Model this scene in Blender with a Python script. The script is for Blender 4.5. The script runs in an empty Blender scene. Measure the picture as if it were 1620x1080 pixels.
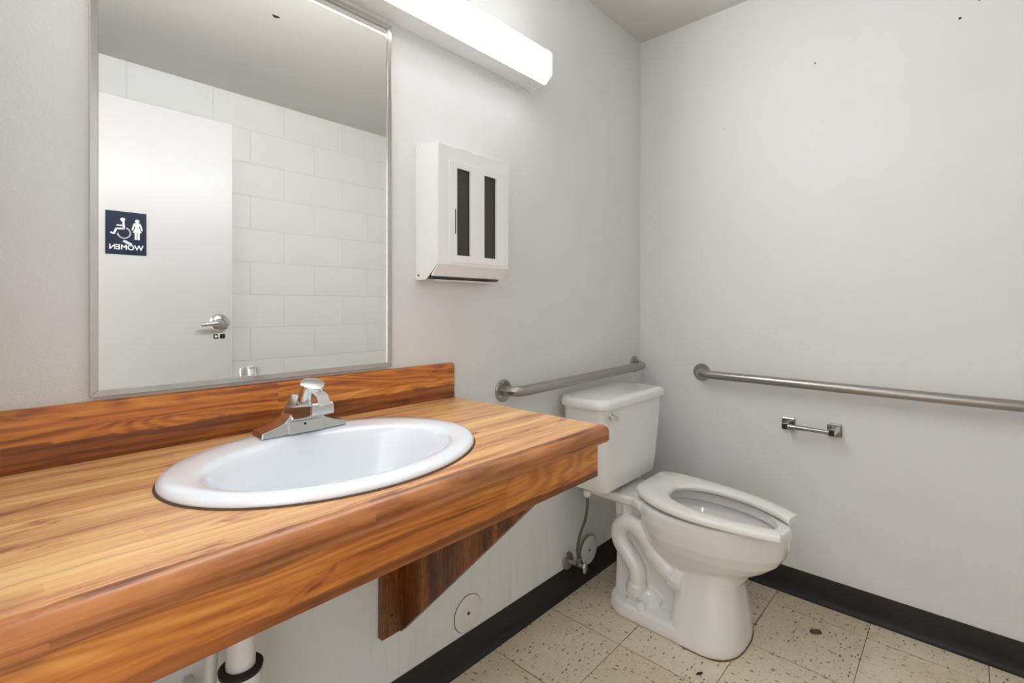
import bpy, bmesh, math, random
from mathutils import Vector, Matrix

random.seed(4)
S = bpy.context.scene
COL = S.collection
PI = math.pi

# ------------------------------------------------------------------ camera
# room corner (mirror wall / toilet wall) is the origin, z = 0 is the floor
CAM = (-2.191, -1.166, 1.144)
cd = bpy.data.cameras.new('camera')
cd.sensor_width = 36.0
cd.lens = 771.0 / 1620.0 * 36.0
cd.shift_y = -55.0 / 1620.0
cd.clip_start = 0.02
cam = bpy.data.objects.new('camera', cd)
COL.objects.link(cam)
yaw = math.atan2(714.0, 771.0)
cam.location = CAM
cam.rotation_euler = (PI / 2, 0, yaw - PI / 2)
S.camera = cam

# ------------------------------------------------------------------ world, exposure
LAMP_STRENGTH = 40.0
W = bpy.data.worlds.new('world')
S.world = W
W.use_nodes = True
bg = W.node_tree.nodes['Background']
bg.inputs[0].default_value = (0.99, 0.985, 1.0, 1)
bg.inputs[1].default_value = 1.9
S.view_settings.view_transform = 'Standard'
S.view_settings.look = 'None'
S.view_settings.gamma = 1.0
S.view_settings.use_curve_mapping = False
S.view_settings.exposure = 0.62


# ------------------------------------------------------------------ materials
def srgb(r, g, b):
    f = lambda c: (c / 255 / 12.92) if c <= 10.3 else ((c / 255 + 0.055) / 1.055) ** 2.4
    return (f(r), f(g), f(b), 1)


class NT:
    def __init__(s, name):
        s.m = bpy.data.materials.new(name)
        s.m.use_nodes = True
        s.t = s.m.node_tree
        s.p = s.t.nodes['Principled BSDF']

    def n(s, typ, **kw):
        nd = s.t.nodes.new(typ)
        for k, v in kw.items():
            setattr(nd, k, v)
        return nd

    def lk(s, a, b):
        s.t.links.new(a, b)

    def put(s, v, sock):
        if hasattr(v, 'default_value') or hasattr(v, 'is_output'):
            s.lk(v, sock)
        else:
            sock.default_value = v

    def math(s, op, a, b=0.0, c=None, clamp=False):
        nd = s.n('ShaderNodeMath', operation=op, use_clamp=clamp)
        s.put(a, nd.inputs[0])
        s.put(b, nd.inputs[1])
        if c is not None:
            s.put(c, nd.inputs[2])
        return nd.outputs[0]

    def mix(s, fac, a, b, blend='MIX'):
        nd = s.n('ShaderNodeMix', data_type='RGBA', blend_type=blend)
        s.put(fac, nd.inputs[0])
        s.put(a, nd.inputs[6])
        s.put(b, nd.inputs[7])
        return nd.outputs[2]

    def noise(s, vec, scale, detail=4.0, rough=0.55, dist=0.0):
        nd = s.n('ShaderNodeTexNoise')
        s.lk(vec, nd.inputs['Vector'])
        nd.inputs['Scale'].default_value = scale
        nd.inputs['Detail'].default_value = detail
        nd.inputs['Roughness'].default_value = rough
        nd.inputs['Distortion'].default_value = dist
        return nd.outputs['Fac']

    def ss(s, v, lo, hi, a=0.0, b=1.0):
        nd = s.n('ShaderNodeMapRange', interpolation_type='SMOOTHSTEP')
        s.put(v, nd.inputs[0])
        for i, q in zip((1, 2, 3, 4), (lo, hi, a, b)):
            nd.inputs[i].default_value = q
        return nd.outputs[0]

    def coord(s, kind='Object'):
        return s.n('ShaderNodeTexCoord').outputs[kind]

    def xyz(s, v):
        nd = s.n('ShaderNodeSeparateXYZ')
        s.lk(v, nd.inputs[0])
        return nd.outputs

    def vec(s, x, y, z):
        nd = s.n('ShaderNodeCombineXYZ')
        s.put(x, nd.inputs[0])
        s.put(y, nd.inputs[1])
        s.put(z, nd.inputs[2])
        return nd.outputs[0]

    def bump(s, h, strength, dist):
        nd = s.n('ShaderNodeBump')
        nd.inputs['Strength'].default_value = strength
        nd.inputs['Distance'].default_value = dist
        s.lk(h, nd.inputs['Height'])
        s.lk(nd.outputs[0], s.p.inputs['Normal'])

    def set(s, **kw):
        for k, v in kw.items():
            s.put(v, s.p.inputs[k.replace('_', ' ')])


MATS = {}


def simple(name, col, rough=0.5, metal=0.0, var=0.06, scale=30.0, coat=0.0, bump=0.0, spec=0.5):
    """plain surface with a little procedural tone variation"""
    if name in MATS:
        return MATS[name]
    t = NT(name)
    n = t.noise(t.coord(), scale, 3)
    dk = tuple(c * (1 - 2 * var) for c in col[:3]) + (1,)
    t.set(Base_Color=t.mix(n, dk, col), Roughness=rough, Metallic=metal, Coat_Weight=coat)
    t.p.inputs['Specular IOR Level'].default_value = spec
    if bump:
        t.bump(n, bump, 0.002)
    MATS[name] = t.m
    return t.m


def wall_mat(name, col, grime=0.0, stipple=0.6, rough=0.6):
    t = NT(name)
    c = t.coord()
    p = t.xyz(c)
    big = t.noise(c, 2.2, 5, 0.6)
    med = t.noise(t.vec(p[0], p[1], t.math('MULTIPLY', p[2], 0.45)), 9.0, 6, 0.65)
    dirty = tuple(a * b for a, b in zip(col[:3], (0.93, 0.915, 0.88))) + (1,)
    base = t.mix(t.ss(big, 0.42, 0.75, 0, 0.45), col, dirty)
    base = t.mix(t.ss(med, 0.55, 0.8, 0, 0.35), base, dirty)
    if grime:
        streak = t.noise(t.vec(t.math('MULTIPLY', p[0], 7.0), t.math('MULTIPLY', p[1], 7.0), p[2]), 4.0, 5, 0.7)
        low = t.ss(p[2], 0.10, 0.42, 1, 0)
        g = t.math('MULTIPLY', t.ss(streak, 0.48, 0.72), low)
        base = t.mix(t.math('MULTIPLY', g, grime), base, srgb(168, 150, 112))
    # small scuffs
    vo = t.n('ShaderNodeTexVoronoi')
    t.lk(c, vo.inputs['Vector'])
    vo.inputs['Scale'].default_value = 3.6
    sc = t.math('MULTIPLY', t.ss(vo.outputs['Distance'], 0.012, 0.02, 1, 0), t.ss(t.noise(c, 5, 2), 0.55, 0.6))
    base = t.mix(t.math('MULTIPLY', sc, 0.6), base, srgb(120, 112, 100))
    t.set(Base_Color=base, Roughness=rough)
    t.p.inputs['Specular IOR Level'].default_value = 0.35
    h = t.math('ADD', t.noise(c, 260, 3, 0.6), t.math('MULTIPLY', t.noise(c, 70, 3, 0.5), 0.8))
    t.bump(h, stipple, 0.0018)
    return t.m


def wood_mat(name, bands=(), along='x', seed=0.0, tint=1.0, pw=0.060, pal=None, rvar=0.2, ring=0.06, figs=(5.0, 17.0), blotch=0.42, knots=0.8):
    """printed butcher-block laminate; bands = (axis, lo, hi, amount) darker printed planks"""
    t = NT(name)
    c = t.coord()
    p = t.xyz(c)
    if along == 'x':
        u = t.math('ADD', p[0], seed)
        v = t.math('SUBTRACT', p[1], p[2])
    else:
        u = t.math('ADD', p[2], seed)
        v = t.math('ADD', p[1], p[0])
    wob = t.noise(t.vec(t.math('MULTIPLY', u, 3.0), t.math('MULTIPLY', v, 6.0), seed), 1.0, 3)
    vv = t.math('ADD', t.math('DIVIDE', v, pw), t.math('MULTIPLY', wob, 0.9))
    idx = t.math('FLOOR', vv)
    fr = t.math('FRACT', vv)
    w0 = t.n('ShaderNodeTexWhiteNoise', noise_dimensions='1D')
    t.lk(idx, w0.inputs['W'])
    seg = t.math('FLOOR', t.math('ADD', t.math('MULTIPLY', u, 1.1), t.math('MULTIPLY', w0.outputs['Value'], 9.0)))
    w1 = t.n('ShaderNodeTexWhiteNoise', noise_dimensions='2D')
    t.lk(t.vec(idx, seg, 0.0), w1.inputs['Vector'])
    r = w1.outputs['Value']
    # grain
    off = t.math('MULTIPLY', r, 13.0)
    gv = t.vec(t.math('MULTIPLY', u, 2.6), t.math('ADD', t.math('MULTIPLY', v, 60.0), off), off)
    g1 = t.noise(gv, 1.0, 6, 0.62, 0.4)
    g2 = t.noise(t.vec(t.math('MULTIPLY', u, 9.0), t.math('MULTIPLY', v, 240.0), off), 1.0, 3, 0.6)
    fig = t.noise(t.vec(t.math('MULTIPLY', u, figs[0]), t.math('MULTIPLY', v, figs[1]), off), 1.0, 1.6, 0.45, 0.9)
    rings = t.math('SINE', t.math('MULTIPLY', fig, 105.0))
    blot = t.noise(t.vec(t.math('MULTIPLY', u, 7.0), t.math('MULTIPLY', v, 26.0), seed), 1.0, 5, 0.7, 0.6)
    ramp = t.n('ShaderNodeValToRGB')
    cr = ramp.color_ramp
    pal = pal or ((110, 52, 14), (160, 86, 28), (190, 110, 42), (212, 140, 66))
    cr.elements[0].position = 0.0
    cr.elements[0].color = srgb(*pal[0])
    cr.elements[1].position = 1.0
    cr.elements[1].color = srgb(*pal[3])
    for pos, q in ((0.3, pal[1]), (0.65, pal[2])):
        e = cr.elements.new(pos)
        e.color = srgb(*q)
    tone = t.math('ADD', t.math('MULTIPLY', r, rvar), t.math('MULTIPLY', g1, 0.95))
    tone = t.math('ADD', tone, t.math('MULTIPLY', rings, ring))
    tone = t.math('ADD', tone, t.math('MULTIPLY', t.math('SUBTRACT', g2, 0.5), 0.22))
    tone = t.math('SUBTRACT', tone, t.ss(blot, 0.54, 0.76, 0.0, blotch))
    mid = t.noise(t.vec(t.math('MULTIPLY', u, 1.6), t.math('MULTIPLY', v, 24.0), seed), 1.0, 5, 0.7, 0.3)
    tone = t.math('ADD', tone, t.ss(mid, 0.32, 0.66, -0.40, 0.24))
    tone = t.math('ADD', tone, 0.04)
    t.lk(tone, ramp.inputs[0])
    col = ramp.outputs[0]
    # thin dark plank joints
    edge = t.math('MINIMUM', fr, t.math('SUBTRACT', 1.0, fr))
    col = t.mix(t.math('MULTIPLY', t.ss(edge, 0.0, 0.05, 1, 0), 0.30), col, srgb(96, 48, 20))
    # knots
    vo = t.n('ShaderNodeTexVoronoi')
    t.lk(t.vec(t.math('MULTIPLY', u, 5.0), t.math('MULTIPLY', v, 9.0), seed), vo.inputs['Vector'])
    vo.inputs['Scale'].default_value = 1.0
    kn = t.math('MULTIPLY', t.ss(t.math('ADD', vo.outputs['Distance'], t.math('MULTIPLY', g1, 0.12)), 0.11, 0.24, 1, 0), knots)
    col = t.mix(kn, col, srgb(70, 32, 12))
    blot2 = t.noise(t.vec(t.math('MULTIPLY', u, 4.0), t.math('MULTIPLY', v, 30.0), seed + 4.0), 1.0, 5, 0.75, 0.5)
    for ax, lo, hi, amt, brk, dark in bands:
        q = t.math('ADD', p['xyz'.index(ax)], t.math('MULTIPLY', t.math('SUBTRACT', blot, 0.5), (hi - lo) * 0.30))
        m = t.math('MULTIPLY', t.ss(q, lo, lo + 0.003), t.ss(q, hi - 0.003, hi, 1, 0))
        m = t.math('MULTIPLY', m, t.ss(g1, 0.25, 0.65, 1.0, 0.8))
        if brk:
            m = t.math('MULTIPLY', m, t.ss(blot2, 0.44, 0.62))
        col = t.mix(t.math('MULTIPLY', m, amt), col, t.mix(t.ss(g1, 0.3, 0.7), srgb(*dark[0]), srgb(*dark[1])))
    if tint != 1.0:
        hs = t.n('ShaderNodeHueSaturation')
        hs.inputs['Value'].default_value = tint
        t.lk(col, hs.inputs['Color'])
        col = hs.outputs[0]
    t.set(Base_Color=col, Roughness=t.ss(g1, 0.2, 0.8, 0.34, 0.44), Coat_Weight=0.25, Coat_Roughness=0.25)
    t.bump(g2, 0.05, 0.0006)
    return t.m


def tile_mat():
    t = NT('vinyl_tile')
    oi = t.n('ShaderNodeObjectInfo')
    rnd = oi.outputs['Random']
    p = t.xyz(t.coord())
    ox = t.math('MULTIPLY', rnd, 37.0)
    x = t.math('ADD', p[0], ox)
    y = t.math('ADD', p[1], ox)
    cv = t.vec(x, y, ox)
    base = t.mix(t.noise(cv, 14, 6, 0.7), srgb(208, 194, 168), srgb(234, 222, 198))
    base = t.mix(t.ss(t.noise(cv, 5, 3), 0.5, 0.8, 0, 0.5), base, srgb(196, 172, 130))
    base = t.mix(t.ss(rnd, 0.0, 1.0, 0.0, 0.28), base, srgb(200, 180, 142))

    def flecks(sx, sy, lo, hi, frac, seed):
        vo = t.n('ShaderNodeTexVoronoi')
        wob = t.noise(cv, 130, 2)
        t.lk(t.vec(t.math('ADD', t.math('MULTIPLY', x, sx), t.math('MULTIPLY', wob, 0.5)), t.math('ADD', t.math('MULTIPLY', y, sy), t.math('MULTIPLY', wob, 0.5)), seed), vo.inputs['Vector'])
        vo.inputs['Scale'].default_value = 1.0
        d = vo.outputs['Distance']
        cs = t.n('ShaderNodeSeparateColor')
        t.lk(vo.outputs['Color'], cs.inputs[0])
        size = t.math('MULTIPLY', cs.outputs[1], hi - lo)
        size = t.math('ADD', size, lo)
        m = t.ss(t.math('SUBTRACT', d, size), -0.05, 0.02, 1, 0)
        return t.math('MULTIPLY', m, t.math('LESS_THAN', cs.outputs[0], frac))

    f1 = flecks(46, 120, 0.16, 0.36, 0.34, 1.3)
    f2 = flecks(85, 190, 0.15, 0.40, 0.30, 7.7)
    f3 = flecks(60, 120, 0.20, 0.40, 0.30, 3.1)
    base = t.mix(t.math('MULTIPLY', f3, 0.55), base, srgb(236, 226, 204))
    base = t.mix(t.math('MULTIPLY', f2, 0.6), base, srgb(120, 104, 78))
    base = t.mix(t.math('MULTIPLY', f1, 0.85), base, srgb(72, 64, 50))
    t.set(Base_Color=base, Roughness=t.ss(t.noise(cv, 20, 4), 0.3, 0.7, 0.34, 0.5))
    return t.m


def metal_mat(name, col, rough, brushed=True):
    t = NT(name)
    c = t.coord()
    n = t.noise(c, 40, 3, 0.5)
    t.set(Base_Color=t.mix(n, tuple(a * 0.92 for a in col[:3]) + (1,), col), Metallic=1.0,
          Roughness=t.ss(n, 0.2, 0.8, rough * 0.95, rough * 1.06))
    return t.m


M = dict(
    wall=wall_mat('painted_wall', srgb(228, 229, 227), grime=0.22),
    wall_plain=wall_mat('painted_wall_plain', srgb(230, 230, 229), grime=0.08, stipple=0.22),
    ceiling=wall_mat('painted_ceiling', srgb(214, 212, 206), stipple=0.3, rough=0.8),
    block=wall_mat('painted_block', srgb(243, 243, 240), stipple=0.25, rough=0.5),
    mortar=simple('painted_mortar', srgb(240, 240, 237), 0.6),
    base=simple('black_vinyl_base', srgb(37, 35, 35), 0.52, var=0.1, scale=8, spec=0.4),
    slab=simple('tile_joint_dirt', srgb(92, 76, 56), 0.9),
    tile=tile_mat(),
    porcelain=simple('white_porcelain', srgb(240, 239, 236), 0.10, var=0.012, scale=4, coat=0.6),
    basin=simple('white_basin_enamel', srgb(239, 244, 249), 0.12, var=0.012, scale=6, coat=0.5),
    seat=simple('white_plastic_seat', srgb(240, 238, 232), 0.28, var=0.012, scale=9),
    chrome=metal_mat('chrome', (0.80, 0.81, 0.83, 1), 0.10),
    worn_chrome=metal_mat('worn_chrome', (0.62, 0.63, 0.62, 1), 0.17),
    dark_chrome=metal_mat('polished_steel', (0.46, 0.45, 0.44, 1), 0.14),
    steel=metal_mat('brushed_steel', (0.42, 0.40, 0.375, 1), 0.32),
    frame=metal_mat('mirror_frame_steel', (0.60, 0.58, 0.55, 1), 0.24),
    enamel=simple('white_enamel_metal', srgb(245, 245, 244), 0.30, var=0.01),
    dark=simple('dark_slot', srgb(66, 64, 62), 0.6, var=0.12, scale=60),
    black=simple('black_rubber', srgb(24, 22, 20), 0.6),
    door=wall_mat('painted_door', srgb(197, 197, 195), stipple=0.06, rough=0.32),
    navy=simple('navy_sign', srgb(15, 27, 54), 0.5, var=0.05, spec=0.25),
    white=simple('white_print', srgb(240, 240, 240), 0.5, var=0.01),
    lilac=simple('pale_sticker', srgb(208, 208, 224), 0.5, var=0.01),
    pvc=simple('white_pvc', srgb(226, 224, 220), 0.4, var=0.03),
    cover=simple('white_cover_plate', srgb(228, 226, 220), 0.45, var=0.03),
    hose=simple('grey_braided_hose', srgb(104, 100, 90), 0.45, var=0.2, scale=300),
    stain=simple('brown_sealant', srgb(138, 104, 74), 0.8, var=0.25, scale=60),
    rust=simple('rusty_metal', srgb(104, 92, 80), 0.7, var=0.25, scale=200),
    dirt=simple('dark_chip', srgb(40, 30, 22), 0.8),
    caulk=simple('dark_caulk', srgb(96, 80, 62), 0.8, var=0.2, scale=120),
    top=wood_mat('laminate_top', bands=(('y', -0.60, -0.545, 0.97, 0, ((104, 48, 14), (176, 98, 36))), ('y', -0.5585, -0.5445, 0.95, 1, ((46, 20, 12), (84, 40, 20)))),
                 pal=((166, 100, 64), (206, 148, 98), (230, 178, 118), (244, 204, 144)), ring=0.03, blotch=0.75, rvar=0.14, knots=0.18),  # paler than splash and apron: sheen and overhead light put into the palette
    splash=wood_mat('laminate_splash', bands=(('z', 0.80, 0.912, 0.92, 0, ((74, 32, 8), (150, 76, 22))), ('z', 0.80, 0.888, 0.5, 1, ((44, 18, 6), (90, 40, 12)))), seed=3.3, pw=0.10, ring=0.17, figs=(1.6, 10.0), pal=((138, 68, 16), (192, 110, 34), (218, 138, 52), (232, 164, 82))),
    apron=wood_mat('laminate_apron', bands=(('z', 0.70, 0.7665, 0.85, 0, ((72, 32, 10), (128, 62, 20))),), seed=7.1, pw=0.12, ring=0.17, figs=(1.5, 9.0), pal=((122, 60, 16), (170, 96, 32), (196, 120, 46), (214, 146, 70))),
    bracket=wood_mat('laminate_bracket', along='z', seed=1.7, tint=0.75, pw=0.045, ring=0.1, pal=((60, 28, 10), (96, 50, 20), (140, 80, 34), (180, 112, 52))),
)


def glass_mat():
    t = NT('mirror_glass')
    t.set(Base_Color=(0.90, 0.91, 0.90, 1), Metallic=1.0, Roughness=t.ss(t.noise(t.coord(), 3, 2), 0, 1, 0.0, 0.012))
    return t.m


M['mirror'] = glass_mat()


def lamp_mat(name, strength):
    t = NT(name)
    p = t.xyz(t.coord())
    rib = t.math('SINE', t.math('MULTIPLY', p[2], 320.0))
    t.set(Base_Color=(0.9, 0.9, 0.92, 1), Roughness=0.3)
    t.p.inputs['Emission Color'].default_value = (0.957, 0.962, 1.0, 1)
    t.p.inputs['Emission Strength'].default_value = strength
    t.bump(rib, 0.2, 0.001)
    return t.m


M['lens'] = lamp_mat('lit_acrylic_lens', LAMP_STRENGTH)
M['lens_edge'] = lamp_mat('lit_acrylic_lens_edge', LAMP_STRENGTH * 0.26)


# ------------------------------------------------------------------ geometry helpers
def obj(name, bm, mat, parent=None, smooth=False, bevel=0.0, seg=2):
    me = bpy.data.meshes.new(name)
    if parent is not None:
        bmesh.ops.translate(bm, verts=bm.verts, vec=-Vector(parent_world(parent)))
    bmesh.ops.recalc_face_normals(bm, faces=bm.faces)
    bm.to_mesh(me)
    bm.free()
    o = bpy.data.objects.new(name, me)
    COL.objects.link(o)
    me.materials.append(M[mat] if isinstance(mat, str) else mat)
    if parent is not None:
        o.parent = parent
    if smooth:
        for f in me.polygons:
            f.use_smooth = True
        if smooth != 'all':
            try:
                me.set_sharp_from_angle(angle=math.radians(38))
            except Exception:
                pass
    if bevel:
        md = o.modifiers.new('bevel', 'BEVEL')
        md.width = bevel
        md.segments = seg
        md.limit_method = 'ANGLE'
        md.angle_limit = math.radians(40)
        md.harden_normals = False
    return o


def parent_world(p):
    v = Vector(p.location)
    while p.parent:
        p = p.parent
        v += Vector(p.location)
    return v


def thing(name, label, cat, loc, group=None, kind=None):
    o = bpy.data.objects.new(name, None)
    o.empty_display_size = 0.05
    COL.objects.link(o)
    o.location = loc
    return tag(o, label, cat, group, kind)


def tag(o, label, cat, group=None, kind=None):
    o['label'] = label
    o['category'] = cat
    if group:
        o['group'] = group
    if kind:
        o['kind'] = kind
    return o


def box(x0, x1, y0, y1, z0, z1, bm=None):
    bm = bm or bmesh.new()
    v = [bm.verts.new((x, y, z)) for z in (z0, z1) for y in (y0, y1) for x in (x0, x1)]
    for f in ((0, 1, 3, 2), (4, 5, 7, 6), (0, 1, 5, 4), (2, 3, 7, 6), (0, 2, 6, 4), (1, 3, 7, 5)):
        bm.faces.new([v[i] for i in f])
    return bm


def prism(poly, axis, a, b, bm=None):
    """extrude a 2-D polygon along axis from a to b. axis x: poly=(y,z); y: (x,z); z: (x,y)"""
    bm = bm or bmesh.new()
    mk = {'x': lambda p, t: (t, p[0], p[1]), 'y': lambda p, t: (p[0], t, p[1]), 'z': lambda p, t: (p[0], p[1], t)}[axis]
    A = [bm.verts.new(mk(p, a)) for p in poly]
    B = [bm.verts.new(mk(p, b)) for p in poly]
    n = len(poly)
    bm.faces.new(A)
    bm.faces.new(B[::-1])
    for i in range(n):
        bm.faces.new((A[i], A[(i + 1) % n], B[(i + 1) % n], B[i]))
    return bm


def loft(rings, bm=None, cap0=True, cap1=True):
    bm = bm or bmesh.new()
    R = [[bm.verts.new(p) for p in r] for r in rings]
    n = len(R[0])
    for a, b in zip(R, R[1:]):
        for i in range(n):
            bm.faces.new((a[i], a[(i + 1) % n], b[(i + 1) % n], b[i]))
    if cap0:
        bm.faces.new(R[0][::-1])
    if cap1:
        bm.faces.new(R[-1])
    return bm


def frame_for(d):
    d = Vector(d).normalized()
    up = Vector((0, 0, 1)) if abs(d.z) < 0.9 else Vector((1, 0, 0))
    a = d.cross(up).normalized()
    return a, d.cross(a).normalized()


def tube(path, r, n=16, bm=None, caps=True):
    """r: number or list, parallel-transported frame"""
    path = [Vector(p) for p in path]
    rs = r if isinstance(r, (list, tuple)) else [r] * len(path)
    rings = []
    a = b = None
    for i, p in enumerate(path):
        if i == 0:
            d = path[1] - p
        elif i == len(path) - 1:
            d = p - path[i - 1]
        else:
            d = (path[i + 1] - p).normalized() + (p - path[i - 1]).normalized()
        d.normalize()
        if a is None:
            a, b = frame_for(d)
        else:
            a = (a - d * a.dot(d)).normalized()
            b = d.cross(a).normalized()
        rings.append([p + (a * math.cos(2 * PI * k / n) + b * math.sin(2 * PI * k / n)) * rs[i] for k in range(n)])
    return loft(rings, bm, caps, caps)


def lathe(origin, axis, prof, n=32, bm=None):
    """prof: list of (distance along axis, radius)"""
    o = Vector(origin)
    d = Vector(axis).normalized()
    a, b = frame_for(d)
    rings = [[o + d * t + (a * math.cos(2 * PI * k / n) + b * math.sin(2 * PI * k / n)) * max(r, 1e-5) for k in range(n)] for t, r in prof]
    bm = loft(rings, bm)
    bmesh.ops.remove_doubles(bm, verts=bm.verts, dist=2e-5)
    return bm


def spline(pts, sub=8):
    """Catmull-Rom through points"""
    P = [Vector(p) for p in pts]
    P = [P[0] * 2 - P[1]] + P + [P[-1] * 2 - P[-2]]
    out = []
    for i in range(1, len(P) - 2):
        for k in range(sub):
            t = k / sub
            a, b, c, d = P[i - 1], P[i], P[i + 1], P[i + 2]
            out.append(0.5 * ((2 * b) + (c - a) * t + (2 * a - 5 * b + 4 * c - d) * t * t + (3 * b - a - 3 * c + d) * t ** 3))
    out.append(P[-2])
    return out


def rrect(x0, x1, y0, y1, r, n=6):
    pts = []
    for cx, cy, a0 in ((x1 - r, y1 - r, 0), (x0 + r, y1 - r, 90), (x0 + r, y0 + r, 180), (x1 - r, y0 + r, 270)):
        for k in range(n + 1):
            a = math.radians(a0 + 90 * k / n)
            pts.append((cx + r * math.cos(a), cy + r * math.sin(a)))
    return pts


def bake_mods(o):
    """replace an object's mesh with its evaluated mesh"""
    dg = bpy.context.evaluated_depsgraph_get()
    me = bpy.data.meshes.new_from_object(o.evaluated_get(dg))
    o.modifiers.clear()
    old = o.data
    o.data = me
    bpy.data.meshes.remove(old)


def struct(name, bm, mat, label, cat, bevel=0.0):
    return tag(obj(name, bm, mat, bevel=bevel), label, cat, kind='structure')


# ------------------------------------------------------------------ room shell
H = 2.44
YB = -2.085          # painted block wall
XE = -2.30           # entry wall
struct('wall_left', box(XE - 0.12, 0.12, 0.0, 0.12, 0, H), 'wall', 'off-white textured wall that carries the mirror and counter', 'wall')
wr = struct('wall_right', box(0.0, 0.12, YB, 0.0, 0, H), 'wall_plain', 'plain off-white wall behind the toilet paper holder', 'wall')
for yy, zz, r in ((-0.744, 2.09, 0.003), (-1.158, 2.098, 0.004), (-1.205, 2.139, 0.003), (-0.40, 1.92, 0.0016)):
    obj('nail_hole', lathe((-0.0004, yy, zz), (-1, 0, 0), [(0, 0), (0, r), (0.0006, r * 0.8), (0.0006, 0)], 10), 'dirt', wr)
cl = struct('ceiling', box(XE - 0.12, 0.12, YB - 0.2, 0.12, H, H + 0.1), 'ceiling', 'flat off-white painted ceiling', 'ceiling')
obj('hole', prism([(-1.31 + 0.016 * math.cos(a) * (1 + 0.3 * math.sin(3 * a)), -1.10 + 0.010 * math.sin(a)) for a in [2 * PI * k / 14 for k in range(14)]], 'z', H - 0.001, H + 0.0), 'dirt', cl)

# entry wall with the doorway
DY0, DY1, DH = -1.512, -0.592, 2.045
bm = box(XE - 0.12, XE, DY1, 0.0, 0, H)
box(XE - 0.12, XE, YB, DY0, 0, H, bm)
box(XE - 0.12, XE, DY0, DY1, DH, H, bm)
struct('wall_entry', bm, 'wall_plain', 'off-white wall with the open doorway', 'wall')
bm = box(XE - 0.13, XE + 0.012, DY1 - 0.012, DY1 + 0.045, 0, DH + 0.045)
box(XE - 0.13, XE + 0.012, DY0 - 0.045, DY0 + 0.006, 0, DH + 0.045, bm)
box(XE - 0.13, XE + 0.012, DY0 + 0.006, DY1 - 0.012, DH - 0.01, DH + 0.045, bm)
struct('trim_1', bm, 'door', 'white painted metal frame around the doorway', 'door frame')
# hallway outside the doorway
struct('wall_hall', box(-4.10, -4.0, -3.2, 1.0, 0, H), 'wall_plain', 'off-white hallway wall beyond the doorway', 'wall')

# block wall: each painted block its own piece
wb = struct('wall_back', box(XE - 0.12, 0.12, YB - 0.2, YB - 0.0022, 0, H), 'mortar', 'white painted concrete block wall opposite the mirror', 'wall')
blk = {}
BL, BH, G = 0.4064, 0.2032, 0.004
for row in range(12):
    z0, z1 = row * BH, min((row + 1) * BH, H)
    x = -0.468 + (0 if row % 2 else BL / 2) + 3 * BL
    while x > XE - 0.1:
        a, b = max(x - BL, XE - 0.1), min(x, 0.0)
        if b - a > 0.02:
            key = (round(b - a, 4), round(z1 - z0, 4))
            if key not in blk:
                bmb = box(-(b - a) / 2 + G / 2, (b - a) / 2 - G / 2, -0.02, 0.0, -(z1 - z0) / 2 + G / 2, (z1 - z0) / 2 - G / 2)
                fe = [e for e in bmb.edges if all(abs(v.co.y) < 1e-6 for v in e.verts)]
                bmesh.ops.bevel(bmb, geom=fe, offset=0.0016, segments=1, affect='EDGES')
                me = bpy.data.meshes.new('block')
                bmb.to_mesh(me)
                bmb.free()
                me.materials.append(M['block'])
                blk[key] = me
            o = bpy.data.objects.new('block', blk[key])
            COL.objects.link(o)
            o.parent = wb
            o.location = ((a + b) / 2, YB - 0.001 * random.random(), (z0 + z1) / 2)
        x -= BL

# floor: slab + vinyl tiles one by one
fl = struct('floor', box(XE - 1.8, 0.12, YB - 0.2, 0.12, -0.1, -0.0012), 'slab', 'beige speckled vinyl tile floor with thin dark joints', 'floor')
TP = 0.3048
tiles = {}
ix = 0
x1 = -0.122 + TP
while x1 > XE - 1.6:
    x0 = x1 - TP
    iy = 0
    y1 = -0.006 + TP
    while y1 > YB:
        y0 = y1 - TP
        a, b, c, d = max(x0, XE - 1.6), min(x1, 0.0), max(y0, YB), min(y1, 0.0)
        if b - a > 0.01 and d - c > 0.004:
            key = (round(b - a, 4), round(d - c, 4))
            if key not in tiles:
                w, h, g = (b - a) / 2 - 0.0009, (d - c) / 2 - 0.0009, 0.0
                bmt = box(-w, w, -h, h, -0.003, 0.0)
                te = [e for e in bmt.edges if all(v.co.z > -0.001 for v in e.verts)]
                bmesh.ops.bevel(bmt, geom=te, offset=0.0008, segments=1, affect='EDGES')
                me = bpy.data.meshes.new('tile')
                bmt.to_mesh(me)
                bmt.free()
                me.materials.append(M['tile'])
                tiles[key] = me
            o = bpy.data.objects.new('tile', tiles[key])
            COL.objects.link(o)
            o.parent = fl
            o.location = ((a + b) / 2, (c + d) / 2, -0.0003 * random.random())
            if key == (TP, TP) and (ix + iy) % 2:
                o.rotation_euler[2] = PI / 2
        y1 -= TP
        iy += 1
    x1 -= TP
    ix += 1

# cove base: (distance from wall, height)
COVE = [(0.0, 0.0), (0.019, 0.0), (0.0185, 0.0025), (0.012, 0.006), (0.0075, 0.012), (0.005, 0.022), (0.0038, 0.04), (0.0036, 0.098), (0.002, 0.1015), (0.0, 0.1015)]


def base_run(name, label, runs, axis):
    t = thing(name, label, 'baseboard', (0, 0, 0), kind='structure')
    for a, b in runs:
        if axis == 'x':
            bm = prism([(-d - 0.0004, z) for d, z in COVE], 'x', a, b)
        elif axis == 'y':
            bm = prism([(-d - 0.0004, z) for d, z in COVE], 'y', a, b)
        else:
            bm = prism([(YB + d, z) for d, z in COVE], 'x', a, b)
        obj('base_strip', bm, 'base', t, smooth=True)
    if len(runs) > 1:
        m = (runs[0][1] + runs[1][0]) / 2
        sm = [(-d * 0.8 - 0.0003, z * 0.995) for d, z in COVE]
        obj('seam', prism(sm, axis, m - 0.002, m + 0.002), 'black', t)


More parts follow.
